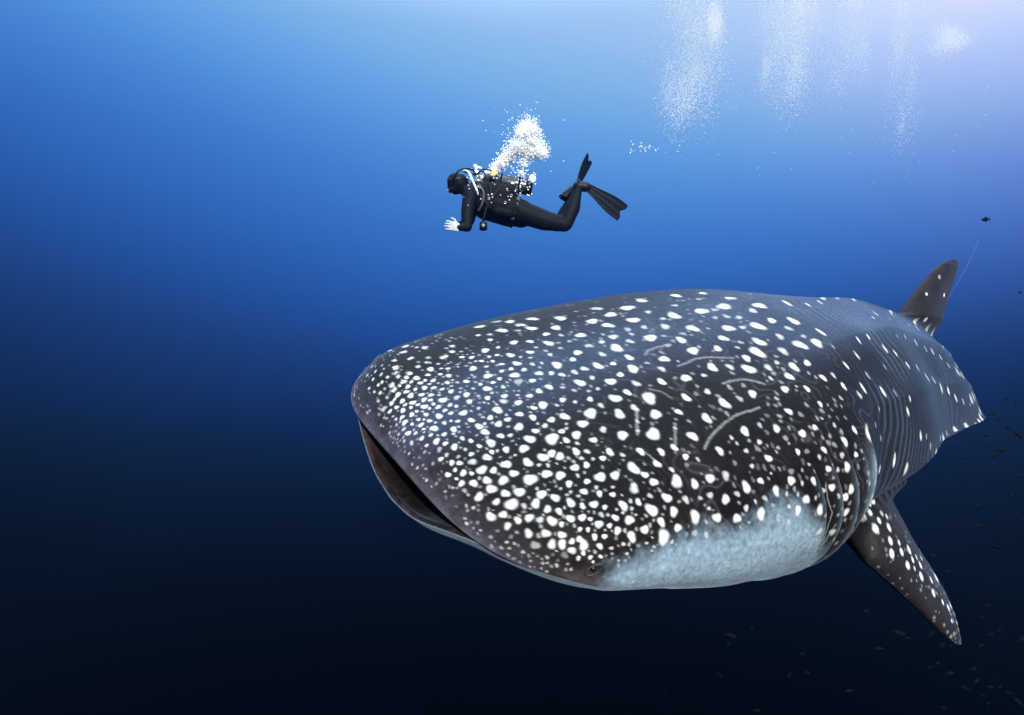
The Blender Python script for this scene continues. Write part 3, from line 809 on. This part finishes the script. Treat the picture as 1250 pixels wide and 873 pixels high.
def build_diver():
    suit = mat('wetsuit', (.0035, .004, .006), rough=.6, spec=.08, noise=.35, nscale=9, bump=.5, bscale=26)
    vestm = mat('vest_cloth', (.0035, .004, .005), rough=.65, spec=.08, noise=.4, nscale=16, bump=.6, bscale=40)
    rubber = mat('black_rubber', (.004, .004, .005), rough=.5, spec=.2, noise=.3, nscale=14)
    bladem = mat('fin_blade', (.004, .006, .009), rough=.55, spec=.1, noise=.4, nscale=11, bump=.3, bscale=30)
    chrome = mat('chrome', (.80, .80, .82), rough=.16, metal=1.0)
    whitep = mat('pale_plastic', (.72, .74, .74), rough=.4, noise=.15, nscale=30)
    tankm = mat('tank_paint', (.020, .022, .027), rough=.3, noise=.3, nscale=12)
    glass = mat('mask_glass', (.10, .14, .17), rough=.05, spec=.8)
    blue = mat('blue_panel', (.035, .06, .30), rough=.5, noise=.2)
    yellow = mat('yellow_rubber', (.55, .50, .10), rough=.4, noise=.2)
    handm = mat('pale_hand', (.42, .45, .45), rough=.6, noise=.25, nscale=25, bump=.4)

    root = empty('person', dv(612, 255))
    tag(root, 'scuba diver in black wetsuit swimming level with fins bent up behind', 'person')

    # body in its suit and hood, one surface
    bm = bmesh.new()
    capsule(bm, dv(556.5, 222), .105, dv(561, 224), .112)          # hooded head
    capsule(bm, dv(552, 229), .06, dv(556, 230), .075)             # jaw
    capsule(bm, dv(562, 227), .07, dv(575, 237), .085)             # neck
    capsule(bm, dv(579, 240, -.15), .105, dv(579, 240, .15), .105) # shoulders
    capsule(bm, dv(582, 243, -.05), .15, dv(608, 252, -.04), .155)
    capsule(bm, dv(582, 243, .06), .15, dv(608, 252, .05), .155)
    capsule(bm, dv(608, 252), .175, dv(636, 261), .165)
    capsule(bm, dv(636, 261, -.09), .135, dv(636, 261, .09), .135)   # hips
    # near arm: upper arm hangs, forearm reaches forward
    capsule(bm, dv(576, 243, -.21), .088, dv(573, 266, -.27), .074)
    capsule(bm, dv(573, 266, -.27), .074, dv(572.5, 284, -.29), .062)
    capsule(bm, dv(572.5, 285, -.29), .050, dv(564, 287, -.36), .038)
    # far arm folded in
    capsule(bm, dv(576, 243, .21), .078, dv(571, 262, .30), .060)
    capsule(bm, dv(571, 262, .30), .055, dv(561, 268, .20), .040)
    # legs
    capsule(bm, dv(636, 262, -.10), .135, dv(664, 272, -.11), .118)
    capsule(bm, dv(664, 272, -.11), .118, dv(688, 277, -.11), .085)
    capsule(bm, dv(689, 276, -.11), .088, dv(698, 256, -.10), .090)
    capsule(bm, dv(698, 256, -.10), .088, dv(704, 233, -.09), .055)
    capsule(bm, dv(636, 258, .10), .112, dv(660, 264, .14), .092)
    capsule(bm, dv(660, 264, .14), .092, dv(681, 272, .16), .068)
    capsule(bm, dv(681, 271, .16), .068, dv(692, 252, .18), .070)
    capsule(bm, dv(692, 252, .18), .066, dv(700, 236, .17), .045)
    finish(bm, 'body', suit, root, remesh=.014, smooth_it=5)

    # pale hand set off as its own mesh: palm, four fingers, thumb
    bm = bmesh.new()
    wv = dv(563, 287, -.365); f = Vector((-.80, -.45, .10)).normalized(); side = Vector((.05, .2, -1)).normalized()
    nrm = f.cross(side).normalized(); side = nrm.cross(f)
    for k in range(5): capsule(bm, wv + side*(k-2)*.016, .017, wv + f*.07 + side*(k-2)*.019, .016, 10)
    for k, ln in enumerate((.060, .072, .076, .058)):
        b0 = wv + f*.075 + side*((k-1.5)*.023)
        k1 = b0 + f*ln*.55 + side*(k-1.5)*.006 - nrm*.006
        k2 = k1 + f*ln*.42 - nrm*.024
        capsule(bm, b0, .0105, k1, .010, 10); capsule(bm, k1, .010, k2, .0085, 10)
    t0 = wv + f*.02 - side*.035; t1 = t0 - side*.042 + f*.03 - nrm*.012; t2 = t1 + f*.038 - side*.008
    capsule(bm, t0, .014, t1, .012, 10); capsule(bm, t1, .012, t2, .010, 10)
    finish(bm, 'hand', handm, root, remesh=.005, smooth_it=2)

    # mask
    bm = bmesh.new()
    fc = dv(551.0, 223.0); fd = Vector((-1, -.12, -.22)).normalized(); up = Vector((-.2, 0, 1)).normalized(); sd = fd.cross(up).normalized(); up = sd.cross(fd)
    def oval(c, a, b, n=20, e=2.6):
        out = []
        for k in range(n):
            x, y = math.cos(2*math.pi*k/n), math.sin(2*math.pi*k/n)
            q = (abs(x)**e + abs(y)**e)**(-1/e)
            out.append(c + sd*a*x*q + up*b*y*q)
        return out
    secs = [oval(fc - fd*.05, .090, .062), oval(fc - fd*.01, .092, .060), oval(fc + fd*.022, .082, .050), oval(fc + fd*.024, .072, .041), oval(fc + fd*.014, .070, .039)]
    R = [[bm.verts.new(p) for p in q] for q in secs]
    for A, B in zip(R[:-1], R[1:]):
        for k in range(20): bm.faces.new((A[k], A[(k+1) % 20], B[(k+1) % 20], B[k]))
    mask = finish(bm, 'mask', mat('mask_skirt', (.05, .055, .06), rough=.35), root)
    bm = bmesh.new(); bm.faces.new([bm.verts.new(p) for p in oval(fc + fd*.016, .071, .040)]); finish(bm, 'lens', glass, mask)
    bm = bmesh.new()                                                     # strap round the head
    hc = dv(559, 222); ring = []
    for k in range(24):
        a = 2*math.pi*k/24; d = fd*math.cos(a)*.125 + sd*math.sin(a)*.125
        ring.append((bm.verts.new(hc + d + up*.016), bm.verts.new(hc + d*1.03), bm.verts.new(hc + d - up*.016)))
    for k in range(24):
        A, B = ring[k], ring[(k+1) % 24]; bm.faces.new((A[0], B[0], B[1], A[1])); bm.faces.new((A[1], B[1], B[2], A[2]))
    finish(bm, 'mask_strap', rubber, mask)

    # regulator at the mouth
    bm = bmesh.new(); rc = dv(551, 232, -.01)
    tube(bm, [rc - fd*.02, rc + fd*.012, rc + fd*.03, rc + fd*.036], [.030, .036, .034, .022], 20)
    tube(bm, [rc - fd*.01 - sd*.07, rc - fd*.01 + sd*.07], .016, 12)
    reg = finish(bm, 'regulator', rubber, root)
    bm = bmesh.new(); tube(bm, [rc + fd*.034, rc + fd*.042], [.018, .012], 16); finish(bm, 'purge_button', whitep, reg)

    # buoyancy vest
    bm = bmesh.new()
    capsule(bm, dv(584, 240, -.10), .15, dv(616, 245, -.10), .16)
    capsule(bm, dv(584, 240, .10), .15, dv(616, 245, .10), .16)
    capsule(bm, dv(592, 249, -.11), .15, dv(622, 258, -.10), .16)
    capsule(bm, dv(592, 250, .11), .15, dv(622, 258, .10), .16)
    capsule(bm, dv(607, 263, -.20), .055, dv(622, 266, -.20), .055)      # pocket
    vest = finish(bm, 'buoyancy_vest', vestm, root, remesh=.016, smooth_it=3)
    bm = bmesh.new()
    tube(bm, bez([dv(581, 229, -.17), dv(585, 240, -.24), dv(592, 252, -.26), dv(600, 262, -.22)], 6), .020, 8)
    finish(bm, 'shoulder_strap', rubber, vest)
    for px, py, o_, sx, m_ in ((601, 246, -.27, .030, whitep), (607, 243, -.26, .020, whitep), (590, 240, -.255, .024, chrome), (642, 253, -.16, .045, whitep), (576, 257, -.275, .020, yellow)):  # small bright pieces added to stand for glints across the torso
        bm = bmesh.new(); bmesh.ops.create_cube(bm, size=1)
        bmesh.ops.scale(bm, vec=(sx, .016, sx*.55), verts=bm.verts)
        bmesh.ops.rotate(bm, matrix=Matrix.Rotation(random.uniform(-.6, .6), 3, 'Y'), verts=bm.verts)
        bmesh.ops.bevel(bm, geom=bm.edges[:], offset=.004, segments=2, affect='EDGES')
        bmesh.ops.translate(bm, vec=dv(px, py, o_), verts=bm.verts); finish(bm, 'glint_buckle', m_, vest)

    # weight belt with blocks, chest strap and rings
    bm = bmesh.new(); c0, c1 = dv(629, 259), dv(632, 260); bx = (c1-c0).normalized(); s1 = Vector((0, 1, 0)); u1 = bx.cross(s1)
    tube(bm, [c0 + s1*math.cos(f_)*.205*1.0 + u1*math.sin(f_)*.175 for f_ in [2*math.pi*k/32 for k in range(33)]], .017, 8, cap=False)
    belt = finish(bm, 'weight_belt', mat('belt_webbing', (.02, .021, .024), rough=.7, noise=.3), root)
    for f_ in (2.6, 3.0, 3.4, 3.8):
        bm = bmesh.new(); bmesh.ops.create_cube(bm, size=1); bmesh.ops.scale(bm, vec=(.055, .035, .06), verts=bm.verts)
        bmesh.ops.bevel(bm, geom=bm.edges[:], offset=.008, segments=2, affect='EDGES')
        bmesh.ops.translate(bm, vec=c0 + s1*math.cos(f_)*.215 + u1*math.sin(f_)*.185, verts=bm.verts)
        finish(bm, 'weight_block', mat('lead_block', (.06, .062, .066), rough=.5, noise=.3), belt)
    bm = bmesh.new()
    tube(bm, bez([dv(586, 233, -.24), dv(592, 245, -.285), dv(590, 257, -.27), dv(585, 264, -.22)], 6), .012, 8)
    finish(bm, 'chest_strap', mat('strap_webbing', (.05, .052, .058), rough=.7), vest)
    for px, py in ((598, 251), (617, 256), (624, 248)):
        bm = bmesh.new(); c = dv(px, py, -.285)
        tube(bm, [c + Vector((math.cos(f_), 0, math.sin(f_)))*.013 for f_ in [2*math.pi*k/14 for k in range(15)]], .0035, 6, cap=False)
        finish(bm, 'd_ring', chrome, vest)
    # tank on the back with valve, boot and first stage
    a, b = dv(589, 219, 0), dv(648, 229, 0); ax = (b-a).normalized()
    bm = bmesh.new()
    tube(bm, [a - ax*.03, a - ax*.015, a + ax*.02, a + ax*.07, b - ax*.04, b - ax*.005, b + ax*.01], [.022, .032, .070, .092, .092, .080, .045], 28)
    tank = finish(bm, 'tank', tankm, root)
    bm = bmesh.new()
    tube(bm, [b - ax*.06, b - ax*.02, b + ax*.014, b + ax*.02], [.096, .097, .086, .05], 28); finish(bm, 'tank_boot', rubber, tank)
    bm = bmesh.new(); tube(bm, [a - ax*.075, a - ax*.03], [.024, .026], 16)
    tube(bm, [a - ax*.055 + Vector((0, -.07, 0)), a - ax*.055 + Vector((0, .07, 0))], [.018, .022], 12); finish(bm, 'valve', chrome, tank)
    bm = bmesh.new(); fs = dv(582, 213, -.03)
    tube(bm, [fs + Vector((-.05, 0, .015)), fs + Vector((-.02, 0, .01)), fs + Vector((.05, 0, -.01))], [.020, .034, .030], 18); finish(bm, 'first_stage', chrome, tank)
    for q in (.22, .44):
        bm = bmesh.new(); c = a + ax*q; s1 = Vector((0, 1, 0)); u1 = ax.cross(s1)
        loop = [c + (s1*math.cos(f_) + u1*math.sin(f_))*.097 for f_ in [2*math.pi*k/24 for k in range(25)]]
        tube(bm, loop, .012, 6, cap=False)
        finish(bm, 'tank_band', vestm, tank)
    bm = bmesh.new(); bmesh.ops.create_icosphere(bm, subdivisions=3, radius=.048)
    bmesh.ops.scale(bm, vec=(.9, .8, 1.15), verts=bm.verts); bmesh.ops.translate(bm, vec=dv(649.5, 222, -.10), verts=bm.verts)
    finish(bm, 'weight_pouch', whitep, root)

    # hoses and gauges
    for pts, r, m_ in (([fs, dv(575, 210, -.10), dv(562, 214, -.16), dv(553, 226, -.10), rc], .011, rubber),
                       ([fs, dv(590, 216, -.20), dv(597, 230, -.27), dv(600, 245, -.28), dv(595, 262, -.27), dv(591, 276, -.26)], .009, rubber),
                       ([fs, dv(594, 211, -.12), dv(606, 222, -.24), dv(610, 236, -.26), dv(602, 250, -.27)], .010, rubber),
                       ([dv(566, 209, -.02), dv(574, 218, -.2), dv(580, 232, -.26), dv(586, 246, -.25)], .013, whitep)):
        bm = bmesh.new(); tube(bm, bez(pts, 7), r, 8); finish(bm, 'hose', m_, root)
    bm = bmesh.new(); g = dv(591.5, 283, -.26)
    tube(bm, [g + Vector((0, .02, .075)), g + Vector((0, .01, .05)), g + Vector((0, 0, .04)), g + Vector((0, 0, -.035)), g + Vector((0, 0, -.045))], [.014, .02, .042, .046, .03], 20)
    con = finish(bm, 'gauge_console', rubber, root)
    bm = bmesh.new(); tube(bm, [g + Vector((0, -.046, 0)), g + Vector((0, -.049, 0))], [.020, .018], 20); finish(bm, 'gauge_face', mat('gauge_face', (.16, .18, .19), rough=.15), con)
    bm = bmesh.new(); oc = dv(604, 220, -.22)
    tube(bm, [oc + Vector((0, .02, 0)), oc, oc + Vector((0, -.025, 0)), oc + Vector((0, -.03, 0))], [.034, .042, .038, .02], 20)
    finish(bm, 'spare_regulator', yellow, root)
    bm = bmesh.new()
    for x0, y0, x1, y1 in ((566, 207, 569.5, 212), (580, 200.5, 588, 205.5)):
        pass
    capsule(bm, dv(566.5, 209, -.04), .024, dv(569, 211, -.04), .020, 10)
    finish(bm, 'tank_knob', whitep, root)
    bm = bmesh.new(); capsule(bm, dv(579, 202, .02), .016, dv(587, 204.5, .02), .012, 10); capsule(bm, dv(580, 202, .02), .022, dv(581, 205, .02), .018, 10)
    finish(bm, 'inflator', whitep, root)
    bm = bmesh.new()                                                     # blue panel on the far thigh
    capsule(bm, dv(650, 251, .05), .030, dv(664, 260, .06), .026, 12); finish(bm, 'suit_panel', blue, root, sub=1)

    # swim fins
    def swim_fin(ankle, toe, tip, wdir, wid, name='swim_fin'):
        ankle, toe, tip = Vector(ankle), Vector(toe), Vector(tip)
        ax_ = (tip-toe).normalized(); wd = Vector(wdir); wd = (wd - ax_*wd.dot(ax_)).normalized(); nn = ax_.cross(wd)
        bm = bmesh.new()
        capsule(bm, ankle, .055, ankle.lerp(toe, .75), .062); capsule(bm, ankle.lerp(toe, .5), .060, toe, .045)
        pocket = finish(bm, name, rubber, root, remesh=.012, smooth_it=3)
        bm = bmesh.new(); L_ = (tip-toe).length; rows = []
        n_ = 14; m__ = 12
        for i in range(n_+1):
            t = i/n_; half = wid*(.42 + .58*smooth01(np.array(t*1.25)))
            row = []
            for j in range(m__+1):
                v = j/m__*2-1
                notch = .05*max(0, 1-abs(v)*2.2)*smooth01(np.array((t-.7)/.3))
                rib = .010*(abs(v) > .84) + .004*(abs(abs(v)-.36) < .1)
                p = toe - ax_*.04 + ax_*((L_+.04)*t - notch) + wd*half*v + nn*(.03*math.sin(t*2.2) - .01)
                row.append((bm.verts.new(p + nn*(.005*(1-.6*t)+rib)), bm.verts.new(p - nn*(.005*(1-.6*t)+rib))))
            rows.append(row)
        for i in range(n_):
            for j in range(m__):
                for s_ in (0, 1):
                    bm.faces.new((rows[i][j][s_], rows[i+1][j][s_], rows[i+1][j+1][s_], rows[i][j+1][s_]))
            for j in (0, m__): bm.faces.new((rows[i][j][0], rows[i+1][j][0], rows[i+1][j][1], rows[i][j][1]))
        for j in range(m__):
            for i in (0, n_): bm.faces.new((rows[i][j][0], rows[i][j+1][0], rows[i][j+1][1], rows[i][j][1]))
        finish(bm, 'blade', bladem, pocket, sub=1)
        bm = bmesh.new(); hl = ankle - ax_*.03
        loop = [hl + (wd*math.cos(f_)*.062 + nn*math.sin(f_)*.062) for f_ in [2*math.pi*k/20 for k in range(21)]]
        tube(bm, loop, .011, 6, cap=False); finish(bm, 'heel_strap', rubber, pocket)
    swim_fin(dv(692, 234, .17), dv(706, 224, .16), dv(724.5, 185, .20), (.6, .8, .35), .105)
    swim_fin(dv(704, 230, -.09), dv(716, 231, -.08), dv(760.5, 260, .02), (.5, -.2, .85), .108)


build_diver()


# ------------------------------------------------------------------ bubbles
def ico(sub):
    bm = bmesh.new(); bmesh.ops.create_icosphere(bm, subdivisions=sub, radius=1.0)
    V = np.array([v.co[:] for v in bm.verts]); F = np.array([[v.index for v in f.verts] for f in bm.faces]); bm.free()
    return V, F


I1, I2 = ico(1), ico(2)
I0 = (np.array([(1, 0, 0), (-1, 0, 0), (0, 1, 0), (0, -1, 0), (0, 0, 1), (0, 0, -1)], float)*1.15,
      np.array([(0, 2, 4), (2, 1, 4), (1, 3, 4), (3, 0, 4), (2, 0, 5), (1, 2, 5), (3, 1, 5), (0, 3, 5)]))


def blob_cloud(name, items, m, shape=I2, wobble=0.0):
    """items: (x,y,z,r) rows joined into one mesh"""
    A = np.asarray(items, float); V0, F0 = shape; n = len(A)
    sc = np.ones((n, 1, 3))
    if wobble: sc = 1 + wobble*rng.uniform(-1, 1, (n, 1, 3))
    V = V0[None]*A[:, 3][:, None, None]*sc + A[:, None, :3]
    if wobble:
        h = hash_noise(V.reshape(-1, 3), 9.0, 31).reshape(n, -1, 1)
        V = A[:, None, :3] + (V - A[:, None, :3])*(1 + .5*(h-.5))
    F = F0[None] + (np.arange(n)*len(V0))[:, None, None]
    return link(name, raw_mesh(name, V.reshape(-1, 3), None, F.reshape(-1, 3)), m)


def bubble_mat(name, col, rough):
    m = mat(name, col, rough=rough, spec=.8)
    b = m.node_tree.nodes['Principled BSDF']
    nt = m.node_tree; out = nt.nodes['Material Output']
    tr = nt.nodes.new('ShaderNodeBsdfTranslucent'); tr.inputs['Color'].default_value = (*col, 1)
    mx = nt.nodes.new('ShaderNodeMixShader'); mx.inputs[0].default_value = .15
    nt.links.new(b.outputs[0], mx.inputs[1]); nt.links.new(tr.outputs[0], mx.inputs[2]); nt.links.new(mx.outputs[0], out.inputs['Surface'])
    return m


M_BUB = bubble_mat('exhaled_air', (.97, .98, .99), .3)
M_MICRO = bubble_mat('fine_bubbles', (.97, .98, .99), .4)

items = []
def puff(px, py, r_px, n, off=0.0):
    c = at(px, py, ZD+off); R = r_px/FPX*ZD
    for _ in range(n):
        d = Vector((random.gauss(0, 1), random.gauss(0, 1), random.gauss(0, 1))).normalized()*R*min(1.5, abs(random.gauss(0, .62)) + .12)
        if d.z < 0: d.z *= .7
        items.append((*(c+d), random.uniform(.0035, .0095)))
for px, py, r, n in ((644, 157, 12, 1300), (637, 163, 8, 700), (651, 162, 9, 700), (632, 180, 12, 1300), (655, 182, 12, 1300), (645, 187, 11, 1000), (661, 188, 8, 600), (648, 173, 8, 600),
                     (617, 194, 9, 900), (623, 189, 9, 800), (610, 201, 7, 800), (603, 207, 5.5, 700), (596, 213, 4.5, 600), (590, 218, 3.6, 450), (585, 222, 3.0, 300), (640, 200, 7, 160), (636, 212, 6, 120)):
    puff(px, py, r, n, random.uniform(-.05, .1))
for _ in range(90):
    c = at(634+random.gauss(0, 8), 196+random.random()*44, ZD-.15+random.gauss(0, .1)); items.append((*c, random.uniform(.003, .011)))
for _ in range(160):
    c = at(random.gauss(640, 17), random.gauss(168, 20), ZD+random.gauss(0, .15)); items.append((*c, random.uniform(.003, .008)))
for _ in range(40):
    c = at(random.uniform(564, 646), random.uniform(205, 252), ZD-.33+random.gauss(0, .04)); items.append((*c, random.uniform(.003, .010)))
o = blob_cloud('bubble_cloud', items, M_BUB, I1)
tag(o, 'bright white cloud of exhaled bubbles rising off the diver', 'bubbles', kind='stuff')

PLUMES = [  # (top x, bottom x, bottom y, half width top, half width bottom, depth, count, size, label)
    (854, 838, 145, 40, 52, 9.0, 36000, .0065, 'dense white bubble plume with a ragged foot, tallest beside the diver'),
    (968, 960, 132, 32, 46, 10.5, 24000, .0068, 'thinner white bubble plume with a narrow top between two others'),
    (1050, 1040, 110, 34, 40, 12.0, 18000, .0070, 'faint broad bubble plume hanging between the narrow and the palest ones'),
    (1158, 1150, 72, 26, 24, 12.5, 4500, .0070, 'small round puff of pale bubbles apart from the tall plumes'),
    (1105, 1100, 175, 42, 36, 13.0, 8000, .0070, 'palest bubble plume, sparse specks trailing lowest of all')]
for tx, bx_, by, wt, wb, dep, cnt, size, lab in PLUMES:
    it = []
    ph = random.uniform(0, 6)
    top = 30 if 'puff' in lab else -170
    clumps = []
    for _ in range(18):
        v = random.random()**.8
        clumps.append((v, random.gauss(0, .30), random.uniform(.08, .24)))
    while len(it) < cnt:
        v0, u0, cs = random.choice(clumps)
        v = v0 + random.gauss(0, cs*.5); u = u0 + random.gauss(0, cs)
        if random.random() < .25: v = random.random(); u = random.gauss(0, .45)
        if 'puff' in lab: v, u = random.gauss(.5, .20)+random.choice((-.2, 0, .15)), random.gauss(0, .5)
        if v > 1.3 or (v < 0 and 'puff' not in lab) or abs(u) > 1.8: continue
        if random.random() < max(0, (v-.62)*1.7): continue
        cx = tx+(bx_-tx)*v + 7*math.sin(v*5+ph); w = wt+(wb-wt)*v
        py = top+(by-top)*v
        px = cx + u*w
        c = at(px, py, dep + random.gauss(0, .7))
        r = size*random.uniform(.35, 1.0)*(1.5 if random.random() < .06 else 1)
        it.append((*c, r))
    o = blob_cloud('bubble_plume', it, M_MICRO, I0)
    tag(o, lab, 'bubbles', 'bubble plumes rising in the background', 'stuff')

# stray bubbles near the plumes and the small group beside the swim fin
it = []
for _ in range(26): it.append((*at(random.uniform(766, 804), random.gauss(181, 3), 8+random.random()), random.uniform(.006, .014)))
for _ in range(70): it.append((*at(random.uniform(780, 1230), random.uniform(60, 230), random.uniform(7, 12)), random.uniform(.003, .008)))
o = blob_cloud('stray_bubbles', it, M_MICRO, I1)
tag(o, 'scattered single bubbles drifting under the plumes', 'bubbles', kind='stuff')

# fine drifting particles
it = []
for _ in range(260):
    d = random.uniform(1.2, 8); px, py = random.uniform(-40, 1290), random.uniform(-30, 900)
    it.append((*at(px, py, d), d*random.uniform(.00012, .00035)))
o = blob_cloud('drifting_particles', it, mat('plankton', (.16, .19, .22), rough=.8), I1)
tag(o, 'fine pale plankton specks drifting in the water', 'particles', kind='stuff')


# ------------------------------------------------------------------ fish
def fish_mesh():
    bm = bmesh.new(); rings = []
    prof = [(-.5, .012, .01), (-.44, .06, .03), (-.3, .13, .06), (-.1, .18, .075), (.1, .16, .065), (.28, .09, .04), (.38, .045, .018), (.42, .04, .012)]
    for x, h, w in prof:
        rings.append([bm.verts.new((x, w*math.cos(2*math.pi*k/8), h*math.sin(2*math.pi*k/8))) for k in range(8)])
    for A, B in zip(rings[:-1], rings[1:]):
        for k in range(8): bm.faces.new((A[k], A[(k+1) % 8], B[(k+1) % 8], B[k]))
    bm.faces.new(rings[0][::-1]); bm.faces.new(rings[-1])
    def plate(pts, th_=.008):
        a = [bm.verts.new((x, th_, z)) for x, z in pts]; b = [bm.verts.new((x, -th_, z)) for x, z in pts]
        bm.faces.new(a); bm.faces.new(b[::-1])
        for k in range(len(pts)): bm.faces.new((a[k], b[k], b[(k+1) % len(pts)], a[(k+1) % len(pts)]))
    plate([(.40, .03), (.56, .17), (.60, .16), (.52, 0), (.60, -.16), (.56, -.17), (.40, -.03)])
    plate([(-.15, .16), (.0, .25), (.2, .20), (.25, .09)])
    plate([(.02, -.16), (.1, -.24), (.24, -.17), (.26, -.09)])
    bmesh.ops.recalc_face_normals(bm, faces=bm.faces)
    me = bpy.data.meshes.new('fish'); bm.to_mesh(me); bm.free()
    me.materials.append(mat('fish_skin', (.0016, .0026, .004), rough=.7, spec=.05, noise=.4, nscale=6))
    me.polygons.foreach_set('use_smooth', np.ones(len(me.polygons), bool))
    return me


FM = fish_mesh()
def put_fish(px, py, depth, length, yaw, tilt, label, group=None):
    o = bpy.data.objects.new('fish', FM); COL.objects.link(o)
    o.location = at(px, py, depth); o.scale = (length,)*3
    o.rotation_euler = (random.uniform(-.2, .2), tilt, yaw)
    tag(o, label, 'fish', group)
put_fish(1203, 268, 6.0, .125, .25, -.1, 'lone small dark fish above the dorsal fin, clear of the school')
LAB, GRP = 'small dark fish in the loose school beyond the shark and its pectoral fin', 'school of small dark fish'
spots_ = [(1245, 357), (1228, 487), (1212, 505), (1240, 493)]
while len(spots_) < 80:
    px, py = random.uniform(860, 1248), random.uniform(500, 868)
    if random.random() < .55: px = random.uniform(1130, 1249)
    if py < 600 and px < 1150: continue
    if py < 740 and px < 990: continue
    if all(math.hypot(px-a, py-b) > 9 for a, b in spots_): spots_.append((px, py))
for px, py in spots_:
    put_fish(px, py, random.uniform(7.0, 12.0), random.uniform(.10, .17), random.choice((0, math.pi)) + random.gauss(0, .5), random.gauss(0, .35), LAB, GRP)

# thin line caught on the dorsal fin
bm = bmesh.new()
tube(bm, bez([at(1116, 393, 3.60), at(1140, 382, 3.45), at(1158, 363, 3.42), at(1172, 340, 3.5), at(1184, 318, 3.7), at(1195, 292, 4.1)], 8), .0005, 6)
o = finish(bm, 'fishing_line', mat('pale_line', (.12, .14, .17), rough=.6))
tag(o, 'thin pale line trailing across the dorsal fin into the water', 'fishing line')
